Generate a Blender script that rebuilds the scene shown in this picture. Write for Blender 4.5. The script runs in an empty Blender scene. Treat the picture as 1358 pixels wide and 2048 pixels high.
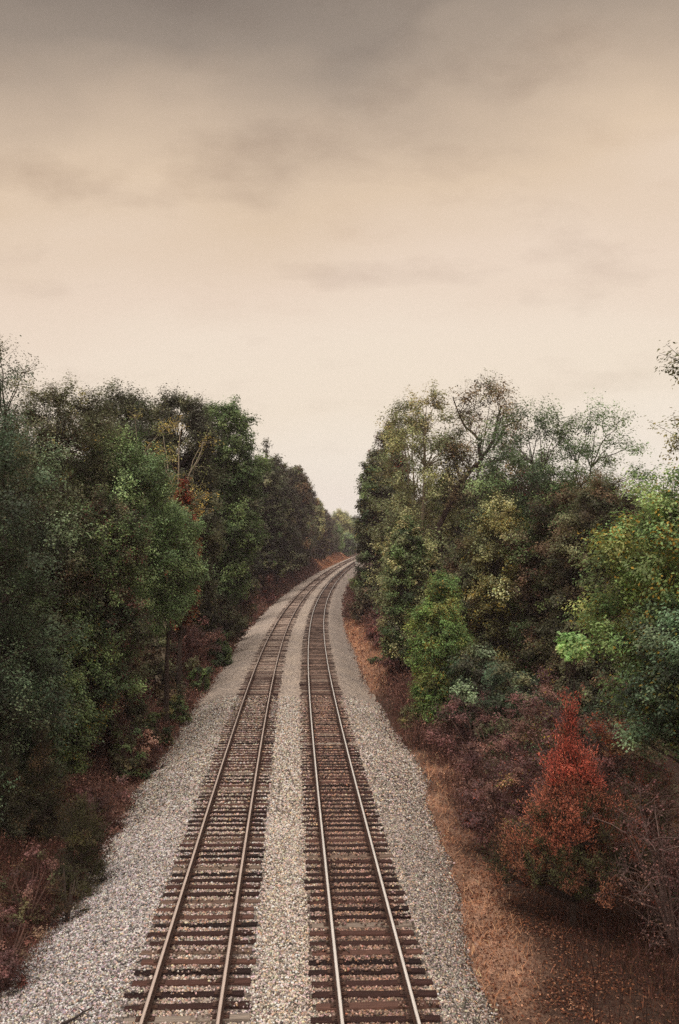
import bpy, math, random
import numpy as np
from mathutils import Vector

# ------------------------------------------------------------------ camera
S = bpy.context.scene
CZ, F, HY = 9.66, 1850.0, 1081.0          # camera height, focal length and horizon row in photograph pixels
cd = bpy.data.cameras.new("camera")
cam = bpy.data.objects.new("camera", cd)
S.collection.objects.link(cam)
cd.sensor_fit = 'VERTICAL'
cd.sensor_height = 36.0
cd.lens = 36.0 * F / 2048.0
cd.clip_start, cd.clip_end = 0.1, 6000
cam.location = (0, 0, CZ)
cam.rotation_euler = (math.radians(90) + math.atan((HY - 1024) / F), 0, 0)
S.camera = cam

# ------------------------------------------------------------------ sky, sun, exposure
SUN_EL, SUN_AZ = 60.0, -150.0             # degrees; azimuth from +Y towards +X (sun behind the viewer's left shoulder)


def lin(r, g, b):
    f = lambda c: (c / 255 / 12.92) if c <= 10 else ((c / 255 + 0.055) / 1.055) ** 2.4
    return (f(r), f(g), f(b), 1.0)


W = bpy.data.worlds.new("World")
S.world = W
W.use_nodes = True
nt = W.node_tree
nt.nodes.clear()


def N(t, kind, **kw):
    n = t.nodes.new(kind)
    for k, v in kw.items():
        if k in n.inputs:
            n.inputs[k].default_value = v
        else:
            setattr(n, k, v)
    return n


def L(t, a, b):
    t.links.new(a, b)


def math_node(t, op, a, b=None, clamp=False):
    n = t.nodes.new('ShaderNodeMath')
    n.operation = op
    n.use_clamp = clamp
    for i, v in enumerate((a, b)):
        if v is None:
            continue
        if isinstance(v, (int, float)):
            n.inputs[i].default_value = v
        else:
            t.links.new(v, n.inputs[i])
    return n.outputs[0]


def ramp(t, fac, stops, interp='LINEAR'):
    n = t.nodes.new('ShaderNodeValToRGB')
    cr = n.color_ramp
    cr.interpolation = interp
    while len(cr.elements) < len(stops):
        cr.elements.new(0.5)
    for e, (p, c) in zip(cr.elements, stops):
        e.position = p
        e.color = c if len(c) == 4 else (*c, 1)
    if fac is not None:
        t.links.new(fac, n.inputs[0])
    return n.outputs[0]


def mixc(t, fac, a, b, mode='MIX'):
    n = t.nodes.new('ShaderNodeMix')
    n.data_type = 'RGBA'
    n.blend_type = mode
    for i, v in ((0, fac), (6, a), (7, b)):
        if isinstance(v, (int, float)):
            n.inputs[i].default_value = v
        elif isinstance(v, tuple):
            n.inputs[i].default_value = v
        else:
            t.links.new(v, n.inputs[i])
    return n.outputs[2]


tc = N(nt, 'ShaderNodeTexCoord')
sep = N(nt, 'ShaderNodeSeparateXYZ')
L(nt, tc.outputs['Generated'], sep.inputs[0])
zc = math_node(nt, 'MAXIMUM', sep.outputs[2], 0.0)
den = math_node(nt, 'ADD', zc, 0.32)
cx = math_node(nt, 'DIVIDE', sep.outputs[0], den)
cy = math_node(nt, 'DIVIDE', sep.outputs[1], den)
comb = N(nt, 'ShaderNodeCombineXYZ')
L(nt, cx, comb.inputs[0])
L(nt, cy, comb.inputs[1])
n1 = N(nt, 'ShaderNodeTexNoise', Scale=1.7, Detail=5.0, Roughness=0.5)
n2 = N(nt, 'ShaderNodeTexNoise', Scale=4.6, Detail=6.0, Roughness=0.55)
mp = N(nt, 'ShaderNodeMapping')
mp.inputs['Location'].default_value = (3.1, 7.7, 0)
mp.inputs['Scale'].default_value = (0.75, 1.0, 1.0)
L(nt, comb.outputs[0], mp.inputs[0])
L(nt, mp.outputs[0], n1.inputs['Vector'])
L(nt, mp.outputs[0], n2.inputs['Vector'])
# cloud layer: cream near the horizon, grey-brown bank higher up, brighter overhead
wob = math_node(nt, 'MULTIPLY', math_node(nt, 'SUBTRACT', n1.outputs[0], 0.5), 0.40)
side = math_node(nt, 'MULTIPLY', sep.outputs[0], -0.06)
zz = math_node(nt, 'ADD', math_node(nt, 'ADD', sep.outputs[2], math_node(nt, 'MULTIPLY', wob, math_node(nt, 'MULTIPLY', zc, 2.0, True))), side)
base = ramp(nt, zz, [(0.0, lin(255, 247, 234)), (0.06, lin(253, 243, 227)), (0.14, lin(248, 233, 212)), (0.20, lin(246, 229, 209)),
                     (0.27, lin(240, 219, 198)), (0.35, lin(228, 204, 177)), (0.42, lin(200, 179, 157)), (0.50, lin(156, 142, 128)),
                     (0.60, lin(130, 119, 109)), (0.75, lin(190, 180, 168)), (1.0, lin(245, 240, 232))])
wisp = ramp(nt, n2.outputs[0], [(0.28, (0.70, 0.67, 0.66)), (0.47, (1, 1, 1)), (0.60, (1.0, 1.0, 1.0)), (0.75, (0.90, 0.875, 0.86))])
cloud = mixc(nt, math_node(nt, 'MULTIPLY', zc, 1.8, True), base, mixc(nt, 1.0, base, wisp, 'MULTIPLY'))
gain = N(nt, 'ShaderNodeMapRange')
gain.inputs['From Min'].default_value = 0.54
gain.inputs['From Max'].default_value = 0.9
gain.inputs['To Min'].default_value = 1.0
gain.inputs['To Max'].default_value = 2.7
L(nt, sep.outputs[2], gain.inputs[0])
cloudg = mixc(nt, 1.0, cloud, (1, 1, 1, 1), 'MULTIPLY')
vm = N(nt, 'ShaderNodeVectorMath', operation='SCALE')
L(nt, cloud, vm.inputs[0])
L(nt, gain.outputs[0], vm.inputs['Scale'])
sky = N(nt, 'ShaderNodeTexSky', sky_type='NISHITA', sun_disc=False)
sky.sun_elevation = math.radians(SUN_EL)
sky.sun_rotation = math.radians(SUN_AZ)
bg_sky = N(nt, 'ShaderNodeBackground', Strength=0.06)
L(nt, sky.outputs[0], bg_sky.inputs[0])
bg_cloud = N(nt, 'ShaderNodeBackground', Strength=1.0)
L(nt, vm.outputs[0], bg_cloud.inputs[0])
mixs = N(nt, 'ShaderNodeMixShader')
mixs.inputs[0].default_value = 0.96      # overcast: the cloud layer covers nearly all of the clear sky
L(nt, bg_sky.outputs[0], mixs.inputs[1])
L(nt, bg_cloud.outputs[0], mixs.inputs[2])
wo = N(nt, 'ShaderNodeOutputWorld')
L(nt, mixs.outputs[0], wo.inputs[0])

sl = bpy.data.lights.new("sun", 'SUN')
sl.energy = 1.5
sl.angle = math.radians(30)
sl.color = (1.0, 0.91, 0.80)
so = bpy.data.objects.new("sun", sl)
S.collection.objects.link(so)
e, a = math.radians(SUN_EL), math.radians(SUN_AZ)
to_sun = Vector((math.sin(a) * math.cos(e), math.cos(a) * math.cos(e), math.sin(e)))
so.rotation_euler = to_sun.to_track_quat('Z', 'Y').to_euler()

S.view_settings.view_transform = 'Standard'
S.view_settings.look = 'None'
S.view_settings.exposure = 0.0
S.view_settings.gamma = 1.0
S.render.engine = 'CYCLES'
S.cycles.max_bounces = 5
S.cycles.diffuse_bounces = 3
S.cycles.glossy_bounces = 2
S.cycles.transmission_bounces = 3
S.cycles.volume_bounces = 0
S.cycles.use_denoising = False
S.cycles.sample_clamp_indirect = 4.0

# ------------------------------------------------------------------ shape of the place
TRK = [-0.01634420504015873, 0.25396885137139197, -1.4990861043729842, 3.9156877772343006, -2.021062147000738, -4.837604051440899, 1.751019547784919]
GAP = 3.96                                 # between track centres


def track_x(d):                            # centre of the polished track, metres right of the camera, d metres ahead
    d = np.asarray(d, float)
    dc = np.clip(d, 5, 455)
    v = np.polyval(TRK, dc / 100)
    sl_ = np.polyval(np.polyder(TRK), dc / 100) / 100
    return v + (d - dc) * sl_


def rise(d):
    m = np.maximum(0, np.asarray(d, float) - 130)
    m = np.minimum(m, 700)
    return 0.0085 * m * m / (m + 60)


def sstep(x, a, b):
    t = np.clip((np.asarray(x, float) - a) / (b - a), 0, 1)
    return t * t * (3 - 2 * t)


def vnoise(x, y, seed=0):
    x = np.asarray(x, float); y = np.asarray(y, float)
    xi = np.floor(x).astype(np.int64); yi = np.floor(y).astype(np.int64)
    fx = x - xi; fy = y - yi
    fx = fx * fx * (3 - 2 * fx); fy = fy * fy * (3 - 2 * fy)

    def h(i, j):
        n = (i * 374761393 + j * 668265263 + seed * 974634599) & 0x7fffffff
        n = ((n ^ (n >> 13)) * 1274126177) & 0x7fffffff
        return ((n ^ (n >> 16)) & 0xffff) / 65535.0
    return (h(xi, yi) * (1 - fx) + h(xi + 1, yi) * fx) * (1 - fy) + (h(xi, yi + 1) * (1 - fx) + h(xi + 1, yi + 1) * fx) * fy


def fbm(x, y, seed=0):
    return 0.5 * vnoise(x, y, seed) + 0.3 * vnoise(x * 2.1, y * 2.1, seed + 1) + 0.2 * vnoise(x * 4.3, y * 4.3, seed + 2)


def ground_z(x, y):
    x = np.asarray(x, float); y = np.asarray(y, float)
    off = x - track_x(y)
    oL = -(off + GAP)                      # metres left of the left track's centre
    far = sstep(y, 45, 95)
    vfar = sstep(y, 300, 420)
    zl = -0.70 + sstep(oL, 4.0, 9) * (0.6 + far * 2.3) + sstep(oL, 9, 40) * (1.0 + 3 * vfar)
    zr_ = -0.70 + (1 - far) * (-0.55 * sstep(off, 4.0, 8) - 0.8 * sstep(off, 8, 16)) + far * (1.9 * sstep(off, 3.4, 9)) + sstep(off, 12, 40) * (1.0 + 3 * vfar)
    w = sstep(off, -2.2, -1.8)
    z = zl * (1 - w) + zr_ * w
    core = sstep(off, 4.0, 6) + sstep(oL, 4.4, 6)
    z = z + core * (fbm(x * 0.35, y * 0.35, 5) - 0.5) * 0.45
    hills = sstep(np.hypot(x, y), 420, 1100) * (8 + 14 * vnoise(x / 260, y / 260, 9))
    return z + rise(y) + hills * sstep(np.abs(off), 40, 160)


def right_edge(y):
    """offset at which the ballast gives way to grass on the right"""
    y = np.asarray(y, float)
    return np.interp(y, [17, 19.6, 28.4, 42, 66, 110], [2.3, 2.4, 3.05, 3.95, 3.5, 3.3]) + (fbm(y * 0.3, y * 0 + 4.0, 33) - 0.5) * 0.7 * np.clip(1.3 - y / 100, .25, 1)


def left_edge(y):
    y = np.asarray(y, float)
    return np.interp(y, [18, 21.5, 27, 37, 46, 73, 160], [4.9, 4.6, 4.05, 4.1, 3.8, 4.15, 4.3]) + (fbm(y * 0.3, y * 0 + 1.0, 31) - 0.5) * 0.7 * np.clip(1.3 - y / 100, .25, 1)


def ballast_z(x, y):
    off = np.asarray(x, float) - track_x(y)
    oL = -(off + GAP)
    z = -0.058 - 0.66 * sstep((off - 1.5) / (right_edge(y) - 1.5), 0.05, 1.15) - 0.66 * sstep((oL - 1.5) / (left_edge(y) - 1.5), 0.05, 1.15)
    mid = np.exp(-((off + GAP / 2) / 0.55) ** 2)
    return z - 0.05 * mid + (fbm(np.asarray(x, float) * .9, np.asarray(y, float) * .9, 14) - .5) * .09 * np.clip(sstep(off, 1.3, 2) + sstep(oL, 1.3, 2), 0, 1) + rise(y)


def px_x(px, d):
    return (px - 679.0) / F * d


def py_z(py, d):
    return CZ + (HY - py) / F * d


# ------------------------------------------------------------------ mesh helpers
C = S.collection


class MB:
    """collects vertices, polygons and a colour per vertex; links them as ONE mesh object"""

    def __init__(self):
        self.v, self.f, self.c, self.n = [], [], [], 0

    def add(self, v, f, col=None):
        v = np.asarray(v, np.float32).reshape(-1, 3)
        f = np.asarray(f, np.int64)
        self.v.append(v)
        self.f.append(f + self.n)
        if col is None:
            col = (1, 1, 1)
        col = np.asarray(col, np.float32)
        if col.ndim == 1:
            col = np.tile(col, (len(v), 1))
        self.c.append(col)
        self.n += len(v)

    def tube(self, pts, rad, sides=6, col=None, cap=False):
        pts = np.asarray(pts, float)
        rad = np.broadcast_to(np.asarray(rad, float), (len(pts),))
        t = np.gradient(pts, axis=0)
        t /= np.linalg.norm(t, axis=1, keepdims=True) + 1e-9
        ref = np.array([1.0, 0, 0]) if abs(t[0, 0]) < 0.8 else np.array([0, 1.0, 0])
        u = np.cross(t, ref); u /= np.linalg.norm(u, axis=1, keepdims=True) + 1e-9
        w = np.cross(t, u)
        an = np.arange(sides) * 2 * np.pi / sides
        ring = pts[:, None, :] + rad[:, None, None] * (np.cos(an)[None, :, None] * u[:, None, :] + np.sin(an)[None, :, None] * w[:, None, :])
        n = len(pts)
        i, j = np.meshgrid(np.arange(n - 1), np.arange(sides), indexing='ij')
        a = i * sides + j; b = i * sides + (j + 1) % sides
        f = np.stack([a, b, b + sides, a + sides], -1).reshape(-1, 4)
        self.add(ring.reshape(-1, 3), f, col)

    def box(self, x0, x1, y0, y1, z0, z1, col=None):
        v = [(x, y, z) for z in (z0, z1) for y in (y0, y1) for x in (x0, x1)]
        f = [(0, 2, 3, 1), (4, 5, 7, 6), (0, 1, 5, 4), (2, 6, 7, 3), (0, 4, 6, 2), (1, 3, 7, 5)]
        self.add(v, f, col)

    def mesh(self, name, mat, smooth=False):
        me = bpy.data.meshes.new(name)
        v = np.concatenate(self.v); c = np.concatenate(self.c)
        tot = sum(f.size for f in self.f)
        loops = np.empty(tot, np.int32); starts = []; k = 0
        for f in self.f:
            loops[k:k + f.size] = f.reshape(-1)
            starts.append(k + np.arange(len(f)) * f.shape[1])
            k += f.size
        starts = np.concatenate(starts).astype(np.int32)
        me.vertices.add(len(v)); me.vertices.foreach_set('co', v.reshape(-1))
        me.loops.add(tot); me.loops.foreach_set('vertex_index', loops)
        me.polygons.add(len(starts)); me.polygons.foreach_set('loop_start', starts)
        if smooth:
            me.polygons.foreach_set('use_smooth', np.ones(len(starts), bool))
        at = me.attributes.new('tint', 'FLOAT_COLOR', 'POINT')
        at.data.foreach_set('color', np.c_[c, np.ones(len(c), np.float32)].astype(np.float32).reshape(-1))
        me.update(calc_edges=True)
        me.materials.append(mat)
        return me

    def build(self, name, mat, parent=None, smooth=False):
        o = bpy.data.objects.new(name, self.mesh(name, mat, smooth))
        C.objects.link(o)
        if parent is not None:
            o.parent = parent
        return o


def tag(o, label=None, cat=None, group=None, kind=None):
    for k, v in (('label', label), ('category', cat), ('group', group), ('kind', kind)):
        if v:
            o[k] = v
    return o


def empty(name, loc, label=None, cat=None, group=None):
    o = bpy.data.objects.new(name, None)
    C.objects.link(o)
    o.location = loc
    o.empty_display_size = 0.3
    return tag(o, label, cat, group)


# ------------------------------------------------------------------ materials
def new_mat(name):
    m = bpy.data.materials.new(name)
    m.use_nodes = True
    t = m.node_tree
    b = t.nodes['Principled BSDF']
    return m, t, b


def attr(t):
    n = t.nodes.new('ShaderNodeAttribute')
    n.attribute_name = 'tint'
    return n.outputs['Color']


def noise(t, scale, detail=4.0, rough=0.55, coord='Object'):
    tcn = t.nodes.new('ShaderNodeTexCoord')
    n = N(t, 'ShaderNodeTexNoise', Scale=scale, Detail=detail, Roughness=rough)
    t.links.new(tcn.outputs[coord], n.inputs['Vector'])
    return n.outputs[0]


def leaf_material(name, trans=0.28, rough=0.55, spec=0.25):
    m, t, b = new_mat(name)
    col = mixc(t, 1.0, attr(t), ramp(t, noise(t, 1.1, 3.0), [(0.3, (0.78, 0.78, 0.80)), (0.7, (1.2, 1.2, 1.15))]), 'MULTIPLY')
    t.links.new(col, b.inputs['Base Color'])
    b.inputs['Roughness'].default_value = rough
    b.inputs['Specular IOR Level'].default_value = spec
    tr = N(t, 'ShaderNodeBsdfTranslucent')
    t.links.new(col, tr.inputs[0])
    mx = t.nodes.new('ShaderNodeMixShader')
    mx.inputs[0].default_value = trans
    t.links.new(b.outputs[0], mx.inputs[1]); t.links.new(tr.outputs[0], mx.inputs[2])
    t.links.new(mx.outputs[0], t.nodes['Material Output'].inputs[0])
    return m


M_LEAF = leaf_material('broadleaf_foliage')
M_NEEDLE = leaf_material('conifer_foliage', 0.12, 0.7, 0.15)
M_DRY = leaf_material('dry_brush', 0.2, 0.8, 0.1)


def bark_material(name):
    m, t, b = new_mat(name)
    col = mixc(t, 1.0, attr(t), ramp(t, noise(t, 5.0, 6.0, 0.65), [(0.3, (0.45, 0.45, 0.45)), (0.7, (1.35, 1.3, 1.25))]), 'MULTIPLY')
    t.links.new(col, b.inputs['Base Color'])
    b.inputs['Roughness'].default_value = 0.9
    bp = N(t, 'ShaderNodeBump', Strength=0.6, Distance=0.03)
    t.links.new(noise(t, 14.0, 5.0), bp.inputs['Height'])
    t.links.new(bp.outputs[0], b.inputs['Normal'])
    return m


M_BARK = bark_material('tree_bark')

# ground: colour attribute set per zone + fine procedural mottling
M_GROUND, t, b = new_mat('ground_soil')
g1 = ramp(t, noise(t, 0.9, 8.0, 0.7), [(0.3, (0.55, 0.52, 0.52)), (0.5, (1, 1, 1)), (0.72, (1.45, 1.35, 1.25))])
g2 = ramp(t, noise(t, 9.0, 6.0, 0.7), [(0.32, (0.45, 0.42, 0.42)), (0.55, (1.0, 1.0, 1.0)), (0.75, (1.7, 1.55, 1.4))])
g3 = ramp(t, noise(t, 38.0, 3.0, 0.7), [(0.34, (0.40, 0.36, 0.36)), (0.52, (1.0, 1.0, 1.0)), (0.7, (1.6, 1.5, 1.4))])
t.links.new(mixc(t, 1.0, mixc(t, 1.0, mixc(t, 1.0, attr(t), g1, 'MULTIPLY'), g2, 'MULTIPLY'), g3, 'MULTIPLY'), b.inputs['Base Color'])
b.inputs['Roughness'].default_value = 0.95
b.inputs['Specular IOR Level'].default_value = 0.1
bp = N(t, 'ShaderNodeBump', Strength=0.8, Distance=0.08)
t.links.new(noise(t, 7.0, 8.0, 0.7), bp.inputs['Height'])
t.links.new(bp.outputs[0], b.inputs['Normal'])

# ballast bed: crushed stone cells
M_BALLAST, t, b = new_mat('ballast_bed')
tcn = t.nodes.new('ShaderNodeTexCoord')
vor = N(t, 'ShaderNodeTexVoronoi', Scale=13.0, Randomness=1.0)
t.links.new(tcn.outputs['Object'], vor.inputs['Vector'])
hsv = t.nodes.new('ShaderNodeSeparateColor')
t.links.new(vor.outputs['Color'], hsv.inputs[0])
cell = ramp(t, hsv.outputs[0], [(0.0, (0.30, 0.29, 0.30)), (0.35, (0.75, 0.74, 0.73)), (0.7, (1.1, 1.08, 1.05)), (1.0, (1.5, 1.45, 1.35))])
big = ramp(t, noise(t, 0.35, 4.0), [(0.3, (0.85, 0.85, 0.87)), (0.7, (1.12, 1.1, 1.06))])
t.links.new(mixc(t, 1.0, mixc(t, 1.0, attr(t), cell, 'MULTIPLY'), big, 'MULTIPLY'), b.inputs['Base Color'])
b.inputs['Roughness'].default_value = 0.9
bp = N(t, 'ShaderNodeBump', Strength=1.0, Distance=0.06)
bp.invert = True
t.links.new(vor.outputs['Distance'], bp.inputs['Height'])
t.links.new(bp.outputs[0], b.inputs['Normal'])

M_STONE, t, b = new_mat('crushed_stone')
t.links.new(mixc(t, 1.0, attr(t), ramp(t, noise(t, 30.0, 3.0), [(0.3, (0.8, 0.8, 0.8)), (0.7, (1.15, 1.15, 1.15))]), 'MULTIPLY'), b.inputs['Base Color'])
b.inputs['Roughness'].default_value = 0.85


def wood_material(name, island=False):
    m, t, b = new_mat(name)
    oi = t.nodes.new('ShaderNodeNewGeometry' if island else 'ShaderNodeObjectInfo')
    basec = ramp(t, oi.outputs['Random Per Island' if island else 'Random'], [(0.0, (0.026, 0.015, 0.013)), (0.6, (0.042, 0.024, 0.020)), (1.0, (0.070, 0.042, 0.033))] if island else [(0.0, (0.017, 0.009, 0.009)), (0.40, (0.036, 0.017, 0.015)), (0.68, (0.070, 0.032, 0.027)), (0.84, (0.125, 0.064, 0.050)),
                                           (0.95, (0.19, 0.14, 0.11)), (1.0, (0.32, 0.27, 0.23))])
    tcn = t.nodes.new('ShaderNodeTexCoord')
    mpn = t.nodes.new('ShaderNodeMapping')
    mpn.inputs['Scale'].default_value = (1.2, 22.0, 10.0)
    t.links.new(tcn.outputs['Object'], mpn.inputs[0])
    gr = N(t, 'ShaderNodeTexNoise', Scale=2.0, Detail=5.0, Roughness=0.65)
    t.links.new(mpn.outputs[0], gr.inputs['Vector'])
    grain = ramp(t, gr.outputs[0], [(0.3, (0.45, 0.42, 0.42)), (0.55, (1, 1, 1)), (0.75, (1.9, 1.6, 1.4))])
    col = mixc(t, 1.0, mixc(t, 1.0, basec, attr(t), 'MULTIPLY'), grain, 'MULTIPLY')
    t.links.new(col, b.inputs['Base Color'])
    b.inputs['Roughness'].default_value = 0.88
    b.inputs['Specular IOR Level'].default_value = 0.2
    bp = N(t, 'ShaderNodeBump', Strength=0.7, Distance=0.015)
    t.links.new(gr.outputs[0], bp.inputs['Height'])
    t.links.new(bp.outputs[0], b.inputs['Normal'])
    return m


M_TIE = wood_material('creosote_timber')
M_TIE_FAR = wood_material('creosote_timber_far', True)

M_RUST, t, b = new_mat('rusty_steel')
t.links.new(ramp(t, noise(t, 12.0, 6.0, 0.7), [(0.3, (0.030, 0.016, 0.012)), (0.55, (0.075, 0.035, 0.024)), (0.8, (0.15, 0.068, 0.042))]), b.inputs['Base Color'])
b.inputs['Roughness'].default_value = 0.85
b.inputs['Metallic'].default_value = 0.1


def rail_head(name, col, rough, metal):
    m, t, b = new_mat(name)
    tcn = t.nodes.new('ShaderNodeTexCoord')
    mpn = t.nodes.new('ShaderNodeMapping')
    mpn.inputs['Scale'].default_value = (30.0, 0.6, 1.0)
    t.links.new(tcn.outputs['Object'], mpn.inputs[0])
    gr = N(t, 'ShaderNodeTexNoise', Scale=1.5, Detail=5.0, Roughness=0.6)
    t.links.new(mpn.outputs[0], gr.inputs['Vector'])
    t.links.new(mixc(t, 1.0, col, ramp(t, gr.outputs[0], [(0.3, (0.8, 0.78, 0.76)), (0.7, (1.1, 1.1, 1.1))]), 'MULTIPLY'), b.inputs['Base Color'])
    b.inputs['Roughness'].default_value = rough
    b.inputs['Metallic'].default_value = metal
    return m


M_HEAD_BRIGHT = rail_head('polished_rail_head', (0.96, 0.91, 0.88, 1), 0.24, 0.35)
M_HEAD_DULL = rail_head('dull_rail_head', (0.70, 0.57, 0.51, 1), 0.36, 0.3)

M_POST, t, b = new_mat('painted_metal')
t.links.new(mixc(t, 1.0, attr(t), ramp(t, noise(t, 20.0, 4.0), [(0.3, (0.8, 0.8, 0.8)), (0.7, (1.1, 1.1, 1.1))]), 'MULTIPLY'), b.inputs['Base Color'])
b.inputs['Roughness'].default_value = 0.6

# ------------------------------------------------------------------ ground sheet
rs = np.random.RandomState(7)


def axis(fine, step, grow, far):
    a = list(np.arange(0, fine, step)); s = step
    while a[-1] < far:
        s *= grow
        a.append(a[-1] + s)
    return np.array(a)


ys = np.concatenate([-axis(10, 1.5, 1.35, 300)[:0:-1], axis(150, 0.8, 1.07, 1000)])
ax_ = axis(22, 0.5, 1.16, 900)
xs = np.concatenate([-ax_[:0:-1], ax_])
yy, oo = np.meshgrid(ys, xs, indexing='ij')
blend = 1 - sstep(np.abs(yy), 500, 1500)
xx = oo + (track_x(yy) - GAP / 2) * blend + (1 - blend) * (track_x(500.0) - GAP / 2)
zz_ = ground_z(xx, yy)
off = xx - track_x(yy); oL = -(off + GAP)
brown = np.array([0.095, 0.058, 0.045]); tan = np.array([0.40, 0.245, 0.175]); dark = np.array([0.045, 0.028, 0.020]); green = np.array([0.035, 0.045, 0.02])
redsoil = np.array([0.46, 0.27, 0.17])


def grass_weight(off, y):
    """where the pale dry grass grows along the right ballast shoulder"""
    wob_ = (fbm(off * 0.8 + 3, y * 0.16, 21) - 0.5) * 1.6
    near = sstep(y, 18, 24) * (1 - sstep(y, 42, 48))
    farp = sstep(y, 60, 68) * (1 - sstep(y, 112, 126))
    edge = right_edge(y) + 1.45 + 0.9 * sstep(y, 55, 70) + wob_
    lo = sstep(off, right_edge(y) - 0.35, right_edge(y) + 0.1) * np.clip(0.25 + 0.75 * sstep(fbm(off * 0.9 + 11, y * 0.45, 27), 0.34, 0.52) + 0.6 * sstep(y, 50, 60), 0, 1)
    return lo * (1 - sstep(off, edge - 0.7, edge + 0.4)) * np.clip(near + farp, 0, 1)


gw = grass_weight(off, yy)
n_ = fbm(xx * 0.25, yy * 0.25, 3)
col = brown * (1 - n_[..., None] * 0.7) + dark * (n_[..., None] * 0.7)
col = col * (1 - gw[..., None]) + tan * gw[..., None]
lw = sstep(oL, 3.0, 3.5) * (1 - sstep(oL, 5.0, 7.0)) * sstep(n_, 0.25, 0.55) * 0.7
col = col * (1 - lw[..., None]) + np.array([0.28, 0.17, 0.14]) * lw[..., None]
rw = sstep(oL, 2.8, 3.5) * (1 - sstep(oL, 14, 18)) * sstep(yy, 285, 310) * (1 - sstep(yy, 400, 440))
col = col * (1 - rw[..., None]) + redsoil * rw[..., None]
nyy, nxx = yy.shape
i, j = np.meshgrid(np.arange(nyy - 1), np.arange(nxx - 1), indexing='ij')
a0 = i * nxx + j
gm = MB()
gm.add(np.stack([xx, yy, zz_], -1).reshape(-1, 3), np.stack([a0, a0 + 1, a0 + nxx + 1, a0 + nxx], -1).reshape(-1, 4), col.reshape(-1, 3))
tag(gm.build('ground', M_GROUND, smooth=True), kind='structure')

# ------------------------------------------------------------------ ballast bed and loose stones
def ballast_tint(off, y):
    """stone tints: pale on the left shoulder, rust-stained within the tracks, darker grey on the right shoulder"""
    off = np.asarray(off, float); oL = -(off + GAP)
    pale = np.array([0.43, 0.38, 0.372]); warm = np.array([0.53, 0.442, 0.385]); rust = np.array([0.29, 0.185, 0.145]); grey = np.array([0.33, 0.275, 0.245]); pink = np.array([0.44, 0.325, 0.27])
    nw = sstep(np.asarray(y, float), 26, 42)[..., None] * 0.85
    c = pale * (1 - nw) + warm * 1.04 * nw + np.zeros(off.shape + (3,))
    w = sstep(off, -3.0, -2.2)[..., None]; c = c * (1 - w) + warm * w
    w = (np.exp(-(np.abs(off + GAP) / 1.25) ** 4) * 0.8)[..., None]; c = c * (1 - w) + pink * w
    w = np.exp(-(np.abs(off) / 1.3) ** 6)[..., None]; c = c * (1 - w) + rust * (1 - .3 * sstep(y, 60, 100))[..., None] * w
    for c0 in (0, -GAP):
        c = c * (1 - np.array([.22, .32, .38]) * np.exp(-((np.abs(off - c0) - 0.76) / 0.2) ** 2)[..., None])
    w = (sstep(off, 1.1, 1.6) * (0.95 - 0.35 * sstep(y, 28, 45) * (1 - sstep(y, 70, 95))))[..., None]; c = c * (1 - w) + grey * w
    return c


byy = axis(190, 1.0, 1.05, 560)
byy = byy[byy > 8] if byy[0] == 0 else byy
boo = np.concatenate([np.linspace(-GAP - 4.15, -GAP - 1.6, 10), np.linspace(-GAP - 1.3, 1.4, 22), np.linspace(1.65, 3.75, 8)])
by, bo = np.meshgrid(byy, boo, indexing='ij')
bx = bo + track_x(by)
bl = -(bo + GAP)
bx = bx - np.where(bl > 1.5, (bl - 1.5) * ((left_edge(by) - 1.5) / 2.4 - 1), 0) + np.where(bo > 1.5, (bo - 1.5) * ((right_edge(by) - 1.5) / 2.0 - 1), 0)
bz = ballast_z(bx, by) + (fbm(bx * 1.7, by * 1.7, 12) - 0.5) * 0.05
nyy, nxx = by.shape
i, j = np.meshgrid(np.arange(nyy - 1), np.arange(nxx - 1), indexing='ij')
a0 = i * nxx + j
bm_ = MB()
bm_.add(np.stack([bx, by, bz], -1).reshape(-1, 3), np.stack([a0, a0 + 1, a0 + nxx + 1, a0 + nxx], -1).reshape(-1, 4), (ballast_tint(bo, by) * (0.35 + 0.55 * sstep(by, 38, 58))[..., None]).reshape(-1, 3))  # near bed colour darkened to paint shade into the gaps between loose stones
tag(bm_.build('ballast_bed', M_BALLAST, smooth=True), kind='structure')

TIE_STEP = 0.508
NT0 = 32                                    # first tie index (d = NT0 * TIE_STEP)


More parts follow.
